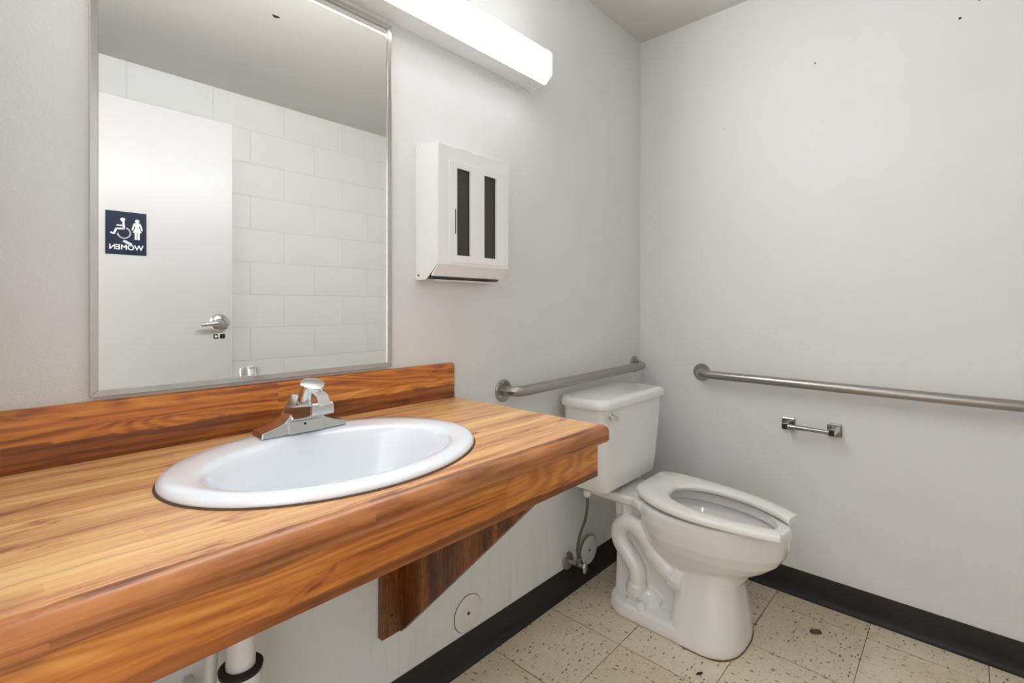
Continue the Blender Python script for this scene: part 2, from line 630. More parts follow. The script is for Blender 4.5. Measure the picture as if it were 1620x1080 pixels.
base_run('baseboard_left', 'black vinyl cove base along the mirror wall', ((XE, -1.2505), (-1.2495, -0.004)), 'x')
base_run('baseboard_right', 'black vinyl cove base along the wall behind the paper holder', ((YB, -1.2325), (-1.2315, 0.0)), 'y')
base_run('baseboard_back', 'black vinyl cove base along the block wall', ((XE, -0.02),), 'b')

# ------------------------------------------------------------------ door (open, seen in the mirror)
dx1, dx0, dyf = -1.372, -2.287, -1.467
dr = thing('door_1', 'white flush door standing open, reflected in the mirror', 'door', (dx0, dyf - 0.022, 0), kind='structure')
obj('leaf', box(dx0, dx1, dyf - 0.044, dyf, 0.012, 2.032), 'door', dr, bevel=0.0015)
hx, hz = -1.430, 1.066
ro = obj('rosette', lathe((hx, dyf, hz), (0, 1, 0), [(0, 0.0), (0, 0.043), (0.004, 0.043), (0.012, 0.036), (0.016, 0.022), (0.03, 0.017), (0.042, 0.017), (0.042, 0)], 40), 'worn_chrome', dr, smooth=True)
path = spline([(hx, dyf + 0.04, hz), (hx - 0.012, dyf + 0.052, hz), (hx - 0.04, dyf + 0.055, hz - 0.002), (hx - 0.088, dyf + 0.052, hz - 0.006)], 6)
bm = tube(path, [0.013] * 6 + [0.012] * 6 + [0.010] * 6 + [0.008], 14)
obj('lever', bm, 'worn_chrome', dr, smooth=True)
obj('latch_plate', box(dx1 - 0.0005, dx1 + 0.001, dyf - 0.034, dyf - 0.010, 1.04, 1.10), 'worn_chrome', dr)
tp = obj('label_tape', box(-1.454, -1.404, dyf, dyf + 0.0006, 0.991, 1.013), 'black', dr)
obj('worn_patch', prism([(-1.432, 0.991), (-1.428, 0.991), (-1.426, 1.013), (-1.431, 1.020), (-1.436, 1.013)], 'y', dyf + 0.0006, dyf + 0.0011), 'lilac', tp)
obj('worn_patch', prism([(-1.449, 0.998), (-1.439, 0.996), (-1.437, 1.005), (-1.447, 1.008)], 'y', dyf + 0.0006, dyf + 0.0011), 'white', tp)
for z in (0.25, 1.02, 1.78):
    obj('hinge', tube([(dx0 - 0.002, dyf - 0.05, z), (dx0 - 0.002, dyf - 0.05, z + 0.1)], 0.007, 12), 'worn_chrome', dr, smooth=True)

# sign on the door
sx0, sx1, sz0, sz1 = -1.853, -1.714, 1.366, 1.548
sg = thing('restroom_sign', 'navy women\'s accessible restroom sign on the open door, reflected in the mirror', 'sign', ((sx0 + sx1) / 2, dyf, sz0))
obj('plate', box(sx0, sx1, dyf + 0.0002, dyf + 0.003, sz0, sz1), 'navy', sg)
y0s, y1s = dyf + 0.003, dyf + 0.0045


def sxz(u, w):
    """sign coordinates: u 0..1 reading direction, w 0..1 upward"""
    return (sx1 - u * (sx1 - sx0), sz0 + w * (sz1 - sz0))


def spoly(pts, bm):
    prism([sxz(*p) for p in pts], 'y', y0s, y1s, bm)


def sdisc(u, w, r, bm, n=20):
    c = sxz(u, w)
    prism([(c[0] + r * math.cos(2 * PI * k / n), c[1] + r * math.sin(2 * PI * k / n)) for k in range(n)], 'y', y0s, y1s, bm)


def sstroke(pts, wd, bm):
    for (a, b) in zip(pts, pts[1:]):
        A, B = Vector(sxz(*a)), Vector(sxz(*b))
        d = (B - A).normalized() * wd / 2
        q = Vector((-d.y, d.x))
        prism([tuple(A - d * 0.6 + q), tuple(B + d * 0.6 + q), tuple(B + d * 0.6 - q), tuple(A - d * 0.6 - q)], 'y', y0s, y1s, bm)


# woman figure
bm = bmesh.new()
sdisc(0.235, 0.80, 0.0075, bm)
spoly([(0.17, 0.755), (0.30, 0.755), (0.315, 0.735), (0.275, 0.66), (0.345, 0.53), (0.125, 0.53), (0.195, 0.66), (0.155, 0.735)], bm)
sstroke([(0.165, 0.735), (0.115, 0.59)], 0.0055, bm)
sstroke([(0.305, 0.735), (0.355, 0.59)], 0.0055, bm)
sstroke([(0.20, 0.53), (0.20, 0.375)], 0.0072, bm)
sstroke([(0.27, 0.53), (0.27, 0.375)], 0.0072, bm)
obj('woman_symbol', bm, 'white', sg)
# wheelchair figure
bm = bmesh.new()
sdisc(0.59, 0.81, 0.0080, bm)
sstroke([(0.575, 0.755), (0.560, 0.60), (0.745, 0.595), (0.80, 0.475), (0.87, 0.49)], 0.0068, bm)
sstroke([(0.575, 0.675), (0.725, 0.672)], 0.0052, bm)
arc = []
for k in range(19):
    a = math.radians(62 - k * 232 / 18)
    arc.append((0.560 - 0.155 * math.cos(a), 0.505 + 0.125 * math.sin(a)))
sstroke(arc, 0.0052, bm)
obj('wheelchair_symbol', bm, 'white', sg)
# sticker
bm = bmesh.new()
sstroke([(0.555, 0.315), (0.39, 0.245)], 0.0105, bm)
obj('sticker', bm, 'lilac', sg)
# lettering
fc = bpy.data.curves.new('women_text', 'FONT')
fc.body = 'WOMEN'
fc.align_x = 'CENTER'
fc.size = 0.034
fc.offset = 0.0006
fc.extrude = 0.0006
to = bpy.data.objects.new('lettering', fc)
COL.objects.link(to)
bpy.context.view_layer.update()
me = bpy.data.meshes.new_from_object(to.evaluated_get(bpy.context.evaluated_depsgraph_get()))
bpy.data.objects.remove(to)
xs = [v.co.x for v in me.vertices]
sc = 0.116 / (max(xs) - min(xs))
for v in me.vertices:
    x, y, z = v.co
    v.co = (-x * sc, z + 0.0036, y * sc + (sxz(0, 0.115)[1] - sz0))
me.flip_normals()
me.materials.clear()
me.materials.append(M['white'])
to = bpy.data.objects.new('lettering', me)
COL.objects.link(to)
to.parent = sg

# ------------------------------------------------------------------ mirror
mx0, mx1, mz0, mz1 = -2.064, -1.431, 0.979, 1.917
mr = thing('wall_mirror', 'large rectangular wall mirror in a thin brushed steel frame', 'mirror', ((mx0 + mx1) / 2, 0, mz0))
obj('glass', box(mx0 + 0.004, mx1 - 0.004, -0.0060, -0.0015, mz0 + 0.004, mz1 - 0.004), 'mirror', mr)
fw, fd = 0.0125, 0.011
for q in ([(mx0, mz0), (mx1, mz0), (mx1 - fw, mz0 + fw), (mx0 + fw, mz0 + fw)], [(mx0, mz1), (mx1, mz1), (mx1 - fw, mz1 - fw), (mx0 + fw, mz1 - fw)],
          [(mx0, mz0), (mx0, mz1), (mx0 + fw, mz1 - fw), (mx0 + fw, mz0 + fw)], [(mx1, mz0), (mx1, mz1), (mx1 - fw, mz1 - fw), (mx1 - fw, mz0 + fw)]):
    obj('frame_rail', prism(q, 'y', -0.0005, -fd), 'frame', mr, bevel=0.001)

# ------------------------------------------------------------------ fluorescent fixture
lx0, lx1 = -2.064, -0.842
lf = thing('fluorescent_fixture', 'long white fluorescent light fixture, lit, mounted above the mirror', 'light fixture', ((lx0 + lx1) / 2, 0, 1.932))
bm = prism([(-0.0005, 1.934), (-0.0005, 2.050), (-0.070, 2.054), (-0.070, 2.046), (-0.012, 2.042), (-0.012, 1.942), (-0.074, 1.938), (-0.074, 1.932)], 'x', lx0 + 0.003, lx1 - 0.003)
obj('housing', bm, 'enamel', lf)
lens = [(-0.106, 1.956), (-0.108, 1.99), (-0.106, 2.028), (-0.064, 2.028), (-0.062, 1.99), (-0.064, 1.956)]
obj('lens', prism(lens, 'x', lx0 + 0.004, lx1 - 0.004), 'lens', lf)
for edge in ([(-0.064, 1.9555), (-0.1058, 1.9555), (-0.084, 1.935), (-0.074, 1.9325), (-0.064, 1.941)],
             [(-0.064, 2.0285), (-0.1058, 2.0285), (-0.086, 2.050), (-0.070, 2.0535), (-0.064, 2.045)]):
    obj('lens_edge', prism(edge, 'x', lx0 + 0.004, lx1 - 0.004), 'lens_edge', lf)
cap = [(-0.0005, 1.930), (-0.082, 1.930), (-0.109, 1.953), (-0.110, 2.030), (-0.086, 2.055), (-0.0005, 2.055)]
for a, b in ((lx0 - 0.002, lx0 + 0.003), (lx1 - 0.003, lx1 + 0.002)):
    obj('end_cap', prism(cap, 'x', a, b), 'enamel', lf, bevel=0.001)

# ------------------------------------------------------------------ paper towel dispenser
px0, px1, pz0, pz1 = -1.345, -1.056, 1.222, 1.606
pd = thing('towel_dispenser', 'white metal paper towel dispenser with two dark view slots on the wall', 'towel dispenser', ((px0 + px1) / 2, 0, pz0))
side = [(0.0, pz0), (0.0, pz1), (-0.012, pz1 + 0.002), (-0.100, pz1 - 0.006), (-0.100, pz0 + 0.040), (-0.050, pz0), (-0.030, pz0 - 0.002)]
for a, b in ((px0, px0 + 0.004), (px1 - 0.004, px1)):
    sp = obj('side_panel', prism([(y - 0.0005, z) for y, z in side], 'x', a, b), 'enamel', pd, bevel=0.0012)
    if a == px0:
        obj('rivet', lathe((a, -0.016, pz0 + 0.012), (-1, 0, 0), [(0, 0.0), (0, 0.0035), (0.0012, 0.0025), (0.0012, 0)], 12), 'dark', sp)
        obj('top_tab', prism([(-0.004, pz1), (-0.030, pz1 - 0.001), (-0.030, pz1 + 0.003), (-0.008, pz1 + 0.004)], 'x', a - 0.001, a + 0.002), 'enamel', sp)
bm = box(px0 + 0.004, px1 - 0.004, -0.004, -0.0005, pz0 + 0.004, pz1 - 0.002)
obj('back_panel', bm, 'enamel', pd)
obj('top_panel', prism([(-0.0005, pz1), (-0.012, pz1 + 0.001), (-0.099, pz1 - 0.006), (-0.099, pz1 - 0.012), (-0.0005, pz1 - 0.006)], 'x', px0 + 0.004, px1 - 0.004), 'enamel', pd)
# front panel with two slots
s1, s2, sb, st = (-1.275, -1.222), (-1.167, -1.114), 1.291, 1.541
xs = [px0 + 0.003, s1[0], s1[1], s2[0], s2[1], px1 - 0.003]
zs = [pz0 + 0.040, sb, st, pz1 - 0.006]


def grid_panel(xs, zs, holes, y0, y1):
    bm = bmesh.new()
    V = {}

    def vt(i, k, y):
        key = (i, k, y)
        if key not in V:
            V[key] = bm.verts.new((xs[i], y, zs[k]))
        return V[key]
    full = {(i, k) for i in range(len(xs) - 1) for k in range(len(zs) - 1)} - set(holes)
    for (i, k) in full:
        for y in (y0, y1):
            bm.faces.new((vt(i, k, y), vt(i + 1, k, y), vt(i + 1, k + 1, y), vt(i, k + 1, y)))
        for (di, dk, e) in ((-1, 0, ((i, k), (i, k + 1))), (1, 0, ((i + 1, k), (i + 1, k + 1))), (0, -1, ((i, k), (i + 1, k))), (0, 1, ((i, k + 1), (i + 1, k + 1)))):
            if (i + di, k + dk) not in full:
                a, b = e
                bm.faces.new((vt(*a, y0), vt(*b, y0), vt(*b, y1), vt(*a, y1)))
    return bm


obj('front_panel', grid_panel(xs, zs, [(1, 1), (3, 1)], -0.102, -0.096), 'enamel', pd, bevel=0.0012)
# framed plate on the front
xs2 = [-1.303, s1[0] + 0.0005, s1[1] - 0.0005, s2[0] + 0.0005, s2[1] - 0.0005, -1.070]
zs2 = [1.270, sb + 0.0005, st - 0.0005, 1.560]
pl = obj('slot_plate', grid_panel(xs2, zs2, [(1, 1), (3, 1)], -0.1040, -0.102), 'enamel', pd, bevel=0.0008)
obj('plate_slit', box(-1.2825, -1.2795, -0.1045, -0.1035, 1.352, 1.422), 'dark', pl)
for s in (s1, s2):
    obj('view_slot', box(s[0] - 0.004, s[1] + 0.004, -0.0955, -0.0945, sb - 0.004, st + 0.004), 'dark', pd)
obj('lower_lip', prism([(-0.102, pz0 + 0.040), (-0.098, pz0 + 0.040), (-0.070, pz0 + 0.013), (-0.072, pz0 + 0.008), (-0.080, pz0 + 0.009)], 'x', px0 + 0.003, px1 - 0.003), 'enamel', pd, bevel=0.001)
obj('towel_slot', box(px0 + 0.005, px1 - 0.02, -0.072, -0.02, pz0 + 0.0035, pz0 + 0.007), 'dark', pd)
obj('bottom_tray', prism([(-0.004, pz0 + 0.003), (-0.060, pz0 + 0.001), (-0.060, pz0 - 0.003), (-0.004, pz0 - 0.002)], 'x', px0 + 0.030, px1 - 0.010), 'enamel', pd)

# ------------------------------------------------------------------ vanity counter
ZC = 0.868
cx0, cx1 = XE + 0.002, -1.213
SC = (-1.741, -0.305)       # basin centre
vc = thing('vanity_counter', 'orange wood-grain laminate vanity counter with backsplash, mounted on the wall', 'counter', (-1.75, 0, 0))
prof = [(-0.0005, 0.834), (-0.0005, ZC), (-0.535, ZC), (-0.545, ZC + 0.0015), (-0.552, ZC + 0.0005)]
for k in range(9):
    a = math.radians(80 - k * 80 / 8 - 0)
    prof.append((-0.552 - 0.0145 * math.cos(a), ZC - 0.0145 + 0.0145 * math.sin(a)))
prof += [(-0.5665, 0.838), (-0.562, 0.832), (-0.545, 0.832), (-0.52, 0.834)]
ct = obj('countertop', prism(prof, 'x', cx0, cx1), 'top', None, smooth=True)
cut = obj('cutter', prism([(SC[0] + 0.262 * math.cos(2 * PI * k / 64), SC[1] + 0.200 * math.sin(2 * PI * k / 64)) for k in range(64)], 'z', 0.7, 1.0), 'top')
md = ct.modifiers.new('cut', 'BOOLEAN')
md.object = cut
md.solver = 'EXACT'
bake_mods(ct)
bpy.data.objects.remove(cut)
ct.parent = vc
ct.matrix_parent_inverse = Matrix.Translation(-Vector(vc.location))
sp = [(-0.0005, ZC + 0.0002), (-0.0005, 0.972), (-0.012, 0.972), (-0.018, 0.9695), (-0.0205, 0.963), (-0.0205, ZC + 0.0002)]
bs = obj('backsplash', prism(sp, 'x', cx0, -1.2135), 'splash', None, smooth=True, bevel=0.0012)
bs.parent = vc
bs.matrix_parent_inverse = Matrix.Translation(-Vector(vc.location))
ap = obj('apron', box(cx0, -1.2215, -0.541, -0.521, 0.749, 0.8335), 'apron', None, bevel=0.001)
ap.parent = vc
ap.matrix_parent_inverse = Matrix.Translation(-Vector(vc.location))
# wall bracket: cleat and triangular gusset
g = obj('support_gusset', prism([(-0.0008, 0.236), (-0.012, 0.236), (-0.5195, 0.748), (-0.5195, 0.8335), (-0.0008, 0.8335)], 'x', -1.402, -1.383), 'bracket', None, bevel=0.0008)
g.parent = vc
g.matrix_parent_inverse = Matrix.Translation(-Vector(vc.location))
cb = obj('wall_cleat', box(-1.468, -1.4025, -0.0205, -0.0008, 0.246, 0.8335), 'bracket', None, bevel=0.0008)
cb.parent = vc
cb.matrix_parent_inverse = Matrix.Translation(-Vector(vc.location))
ch = obj('screw_hole', lathe((-1.437, -0.0204, 0.301), (0, -1, 0), [(0, 0.0), (0, 0.0045), (0.0006, 0.0045), (0.0006, 0)], 14), 'dirt', None)
ch.parent = cb

# ------------------------------------------------------------------ wash basin
wbn = thing('wash_basin', 'oval white drop-in wash basin set into the wood-grain counter', 'sink', (SC[0], SC[1], ZC))


def ell(cx, cy, a, b, z, n=144):
    return [(cx + a * math.cos(2 * PI * k / n), cy + b * math.sin(2 * PI * k / n), z) for k in range(n)]


ox, oy = SC
ix_, iy_ = -1.745, -0.327
rings = [ell(ox, oy, 0.250, 0.190, ZC - 0.03), ell(ox, oy, 0.262, 0.199, ZC + 0.001), ell(ox, oy, 0.2785, 0.2165, ZC + 0.0008), ell(ox, oy, 0.2805, 0.2185, ZC + 0.003),
         ell(ox, oy, 0.2800, 0.2180, ZC + 0.007), ell(ox, oy, 0.276, 0.214, ZC + 0.0115), ell(ox, oy, 0.268, 0.206, ZC + 0.014),
         ell(ox - 0.001, oy - 0.004, 0.252, 0.188, ZC + 0.0145), ell(ix_, iy_ + 0.004, 0.232, 0.163, ZC + 0.0130),
         ell(ix_, iy_, 0.222, 0.152, ZC + 0.0105), ell(ix_, iy_, 0.2165, 0.1460, ZC + 0.004), ell(ix_, iy_, 0.2115, 0.1410, ZC - 0.008)]
for s, dz in ((0.95, 0.035), (0.90, 0.065), (0.82, 0.095), (0.70, 0.122), (0.55, 0.140), (0.38, 0.150), (0.22, 0.154), (0.11, 0.156)):
    rings.append(ell(ix_, iy_, 0.2115 * s, 0.1410 * s, ZC - dz))
for s, dz in ((0.13, 0.170), (0.5, 0.158), (0.8, 0.13), (0.95, 0.09), (1.04, 0.04)):
    rings.append(ell(ix_, iy_ + 0.004, 0.2115 * s + 0.008, 0.1410 * s + 0.008, ZC - dz))
bm = loft(rings, cap0=False, cap1=False)
obj('basin_bowl', bm, 'basin', wbn, smooth='all')
obj('sealant_ring', loft([ell(ox, oy, 0.277, 0.215, ZC + 0.0002), ell(ox, oy, 0.2835, 0.2215, ZC + 0.0002), ell(ox, oy, 0.2820, 0.2200, ZC + 0.0022), ell(ox, oy, 0.277, 0.215, ZC + 0.0022)], cap0=False, cap1=False), 'caulk', wbn, smooth=True)
dro = obj('drain', lathe((ix_, iy_, ZC - 0.157), (0, 0, 1), [(0, 0.0), (0, 0.030), (0.003, 0.029), (0.004, 0.022), (0.0015, 0.018), (0.0015, 0)], 32), 'chrome', wbn, smooth=True)
for k in range(4):
    a = k * PI / 4
    obj('strainer_bar', box(ix_ - 0.018, ix_ + 0.018, iy_ - 0.013 + k * 0.0085 - 0.001, iy_ - 0.013 + k * 0.0085 + 0.001, ZC - 0.1555, ZC - 0.1545), 'chrome', dro)

# drain piping under the counter
dp = thing('drain_pipe', 'white plastic drain pipe with a dark gasket ring below the counter', 'pipe', (-1.875, -0.20, 0.2))
obj('pipe', tube(spline([(ix_, iy_, 0.696), (ix_, iy_, 0.668), (ix_ - 0.02, iy_ + 0.02, 0.64), (-1.85, -0.225, 0.632), (-1.871, -0.204, 0.612), (-1.875, -0.2, 0.57), (-1.875, -0.2, 0.43)], 8), 0.0245, 24), 'pvc', dp, smooth=True)
obj('hub', lathe((-1.875, -0.2, 0.36), (0, 0, 1), [(0, 0.0), (0, 0.027), (0.02, 0.032), (0.118, 0.034), (0.124, 0.032), (0.124, 0.0)], 28), 'pvc', dp, smooth=True)
obj('gasket', lathe((-1.875, -0.2, 0.483), (0, 0, 1), [(0, 0.0255), (0, 0.036), (0.007, 0.037), (0.010, 0.034), (0.010, 0.0255), (0, 0.0255)], 32), 'black', dp, smooth=True)
obj('trap_arm', tube(spline([(-1.875, -0.2, 0.40), (-1.875, -0.2, 0.30), (-1.875, -0.185, 0.262), (-1.875, -0.15, 0.25), (-1.875, -0.0008, 0.25)], 6), 0.023, 20), 'pvc', dp, smooth=True)
ts = thing('supply_tube', 'grey water supply tube beside the white drain pipe under the counter', 'pipe', (-1.91, -0.14, 0.4))
obj('tube', tube([(-1.908, -0.150, 0.75), (-1.908, -0.150, 0.52), (-1.91, -0.14, 0.42)], 0.011, 14), 'pvc', ts, smooth=True)
obj('stop_valve', lathe((-1.91, -0.14, 0.36), (0, 0, 1), [(0, 0), (0, 0.016), (0.05, 0.016), (0.06, 0.012), (0.06, 0)], 16), 'worn_chrome', ts, smooth=True)
obj('wall_stub', tube([(-1.91, -0.14, 0.38), (-1.91, -0.0008, 0.38)], 0.010, 14), 'worn_chrome', ts, smooth=True)

# ------------------------------------------------------------------ faucet
fx, fy, fz = -1.735, -0.130, ZC + 0.0148
fc_ = thing('push_faucet', 'chrome push-button metering faucet on the basin rim', 'faucet', (fx, fy, fz))
hw = 0.090
# base body: winged profile along x, swept in y with taper
prof = [(-hw, 0.0), (-hw + 0.003, 0.0105), (-0.062, 0.0165), (-0.044, 0.0235), (-0.036, 0.030), (-0.010, 0.0745), (0.010, 0.0745), (0.036, 0.030), (0.044, 0.0235), (0.062, 0.0165), (hw - 0.003, 0.0105), (hw, 0.0)]
bm = bmesh.new()
A = [bm.verts.new((fx + x, fy - 0.029 + 0.16 * z, fz + z)) for x, z in prof]
B = [bm.verts.new((fx + x * 0.98, fy + 0.027 - 0.10 * z, fz + z)) for x, z in prof]
bm.faces.new(A)
bm.faces.new(B[::-1])
for i in range(len(prof)):
    j = (i + 1) % len(prof)
    bm.faces.new((A[i], A[j], B[j], B[i]))
obj('base_body', bm, 'worn_chrome', fc_, bevel=0.0015)
# lower front box
bm = prism([(fy + 0.0, 0.0), (fy - 0.033, 0.0), (fy - 0.029, 0.025), (fy, 0.026)], 'x', fx - 0.037, fx + 0.037)
bmesh.ops.translate(bm, verts=bm.verts, vec=(0, 0, fz + 0.0003))
fb = obj('front_cover', bm, 'worn_chrome', fc_, bevel=0.001)
obj('set_screw', lathe((fx - 0.004, fy - 0.0297, fz + 0.018), (0, -1, 0.1), [(0, 0.0), (0, 0.0028), (0.0006, 0.0028), (0.0006, 0)], 12), 'dirt', fb)
# spout: block reaching out and slightly up over the bowl
rings = []
for yy, zb, zt, w in ((fy + 0.012, 0.024, 0.053, 0.031), (fy - 0.020, 0.027, 0.057, 0.030), (fy - 0.060, 0.036, 0.064, 0.027), (fy - 0.098, 0.0465, 0.0705, 0.0245), (fy - 0.103, 0.049, 0.069, 0.0225)):
    rings.append([(fx - w, yy, fz + zb), (fx + w, yy, fz + zb), (fx + w * 0.99, yy, fz + zt - 0.004), (fx + w * 0.86, yy, fz + zt), (fx - w * 0.86, yy, fz + zt), (fx - w * 0.99, yy, fz + zt - 0.004)])
obj('spout', loft(rings), 'worn_chrome', fc_, bevel=0.0012)
ax = Vector((0.0, -0.36, 1)).normalized()
bo = Vector((fx + 0.001, fy - 0.036, fz + 0.054))
obj('button_stem', lathe(bo, ax, [(0, 0.0), (0, 0.0255), (0.010, 0.0255), (0.010, 0)], 32), 'dark_chrome', fc_, smooth=True)
obj('push_button', lathe(bo + ax * 0.010, ax, [(0, 0.0), (0, 0.0225), (0.002, 0.0235), (0.036, 0.0240), (0.0405, 0.0240), (0.0430, 0.0232), (0.0445, 0.019), (0.0448, 0)], 40), 'chrome', fc_, smooth=True)
bm = prism([(fy - 0.066, 0.0855), (fy - 0.080, 0.0890), (fy - 0.094, 0.0840), (fy - 0.108, 0.0650), (fy - 0.096, 0.0640), (fy - 0.070, 0.0660)], 'x', fx - 0.010, fx + 0.015)
bmesh.ops.translate(bm, verts=bm.verts, vec=(0, 0, fz))
obj('push_tab', bm, 'chrome', fc_, bevel=0.002)

# ------------------------------------------------------------------ toilet
TX = -0.446
tl = thing('toilet', 'white two-piece floor toilet with open-front seat in the corner', 'toilet', (TX, -0.4, 0))


def egg(yb, yf, hw, z, n=56, wide=0.42, eb=2.6, ef=2.05, sx=0.0):
    yw = yb + (yf - yb) * wide
    pts = []
    for k in range(n):
        a = 2 * PI * k / n
        c, s = math.cos(a), math.sin(a)
        e = ef if s > 0 else eb
        L = (yw - yf) if s > 0 else (yb - yw)
        x = math.copysign(abs(c) ** (2 / e), c) * hw
        y = yw - math.copysign(abs(s) ** (2 / e), s) * L
        pts.append((TX + x + sx, y, z))
    return pts


bm = bmesh.new()
# bowl shell, outer then inner
outer = [egg(-0.36, -0.600, 0.090, 0.150), egg(-0.335, -0.615, 0.100, 0.20), egg(-0.315, -0.645, 0.116, 0.245), egg(-0.300, -0.692, 0.137, 0.275), egg(-0.285, -0.728, 0.155, 0.305),
         egg(-0.275, -0.750, 0.167, 0.340), egg(-0.268, -0.760, 0.173, 0.380), egg(-0.265, -0.762, 0.174, 0.415), egg(-0.268, -0.758, 0.170, 0.430)]
inner = [egg(-0.310, -0.722, 0.136, 0.430), egg(-0.312, -0.720, 0.134, 0.398), egg(-0.298, -0.735, 0.149, 0.390), egg(-0.300, -0.730, 0.146, 0.370), egg(-0.330, -0.690, 0.112, 0.325), egg(-0.37, -0.63, 0.075, 0.275), egg(-0.41, -0.55, 0.04, 0.255)]
loft(outer + inner, bm)


def ped(yb, yf, hw, z):
    return egg(yb, yf, hw, z, wide=0.42, eb=5.0, ef=2.7)


loft([ped(-0.405, -0.634, 0.155, 0.0), ped(-0.405, -0.634, 0.154, 0.022), ped(-0.410, -0.630, 0.143, 0.07), ped(-0.415, -0.622, 0.129, 0.13), ped(-0.420, -0.614, 0.116, 0.19), ped(-0.420, -0.612, 0.108, 0.265)], bm)
# plinth foot
loft([[(TX + x, y, z) for x, y in rrect(-w, w, -0.56, yb, r, 8)] for w, yb, r, z in ((0.152, -0.150, 0.10, 0.0), (0.154, -0.148, 0.10, 0.02), (0.150, -0.152, 0.10, 0.042), (0.140, -0.162, 0.09, 0.050))], bm)
# centre web and rear column
loft([[(TX + x, y, z) for x, y in rrect(-0.062, 0.062, yf, -0.165, 0.03, 5)] for yf, z in ((-0.46, 0.03), (-0.46, 0.20), (-0.38, 0.24), (-0.30, 0.30), (-0.29, 0.41))], bm)
loft([[(TX + x, y, z) for x, y in rrect(-w, w, -0.245, -0.165, 0.02, 5)] for w, z in ((0.085, 0.03), (0.070, 0.2), (0.085, 0.41))], bm)
# rear deck
deck = lambda w, e, z: [(TX - w, -0.075 - e, z), (TX - w - 0.002, -0.20, z), (TX - w + 0.004, -0.255, z), (TX - w - 0.016, -0.29, z), (TX - w - 0.02, -0.300, z),
                        (TX + w + 0.02, -0.300, z), (TX + w + 0.016, -0.29, z), (TX + w - 0.004, -0.255, z), (TX + w + 0.002, -0.20, z), (TX + w, -0.075 - e, z)]
loft([deck(0.100, 0.01, 0.395), deck(0.112, 0.0, 0.405), deck(0.113, 0.0, 0.424), deck(0.106, 0.006, 0.431)], bm)
# trapway on both sides, and outlet bulge
tp_ = [(-0.455, 0.190), (-0.421, 0.194), (-0.387, 0.215), (-0.347, 0.250), (-0.301, 0.300), (-0.262, 0.326), (-0.222, 0.322), (-0.196, 0.288), (-0.208, 0.241), (-0.246, 0.200), (-0.270, 0.163), (-0.272, 0.120), (-0.262, 0.075)]
for s in (-1, 1):
    xs_ = [0.085] * 3 + [0.090] * 10
    tube(spline([(TX + s * xx, y, z) for (y, z), xx in zip(tp_, xs_)], 6), [0.047] * 8 + [0.040] * 12 + [0.033] * 47 + [0.037] * 6, 16, bm)
    tube(spline([(TX + s * 0.088, -0.225, 0.330), (TX + s * 0.088, -0.215, 0.405)], 3), 0.010, 10, bm)
    tube(spline([(TX + s * 0.068, -0.240, 0.060), (TX + s * 0.066, -0.30, 0.062), (TX + s * 0.062, -0.355, 0.052)], 6), [0.046] * 6 + [0.042] * 3 + [0.038, 0.034, 0.030, 0.024], 16, bm)
bowl = obj('bowl', bm, 'porcelain', None)
md = bowl.modifiers.new('fuse', 'REMESH')
md.mode = 'VOXEL'
md.voxel_size = 0.0034
md = bowl.modifiers.new('soft', 'SMOOTH')
md.factor = 0.5
md.iterations = 7
bake_mods(bowl)
for f in bowl.data.polygons:
    f.use_smooth = True
bowl.parent = tl
bowl.matrix_parent_inverse = Matrix.Translation(-Vector(tl.location))
WM = NT('toilet_water')
WM.set(Base_Color=(0.9, 0.95, 0.95, 1), Roughness=0.02, IOR=1.33)
WM.p.inputs['Transmission Weight'].default_value = 1.0
M['water'] = WM.m
obj('water', loft([egg(-0.385, -0.605, 0.062, 0.262), egg(-0.375, -0.62, 0.070, 0.272)]), 'water', tl)
obj('sealant_line', loft([ped(-0.43, -0.6362, 0.1565, 0.0002), ped(-0.43, -0.6354, 0.1558, 0.0022)]), 'stain', tl)
for s in (-1, 1):
    obj('bolt_cap', lathe((TX + s * 0.130, -0.308, 0.046), (0, 0, 1), [(0, 0.0), (0, 0.0165), (0.014, 0.0155), (0.022, 0.011), (0.026, 0.0)], 20), 'seat', tl, smooth=True)

# seat: open-front horseshoe (outer left going round to outer right, inner back)
SO = [(-0.585, -0.768), (-0.604, -0.700), (-0.622, -0.60), (-0.628, -0.50), (-0.618, -0.42), (-0.590, -0.345), (-0.548, -0.285), (-0.512, -0.256), (-0.480, -0.248), (-0.40, -0.2455),
      (-0.31, -0.248), (-0.286, -0.254), (-0.270, -0.285), (-0.264, -0.345), (-0.263, -0.42), (-0.270, -0.50), (-0.290, -0.60), (-0.326, -0.700), (-0.368, -0.768)]
SI = [(-0.532, -0.752), (-0.541, -0.700), (-0.556, -0.62), (-0.563, -0.54), (-0.556, -0.47), (-0.538, -0.42), (-0.512, -0.388), (-0.484, -0.372), (-0.462, -0.368), (-0.440, -0.367),
      (-0.418, -0.368), (-0.396, -0.374), (-0.372, -0.394), (-0.352, -0.425), (-0.341, -0.47), (-0.341, -0.54), (-0.356, -0.62), (-0.392, -0.700), (-0.428, -0.752)]


def smooth_line(p, sub=5):
    return [(v.x, v.y) for v in spline([(a, b, 0) for a, b in p], sub)]


def zseat(y):
    return 0.4365 + (y + 0.76) * 0.014


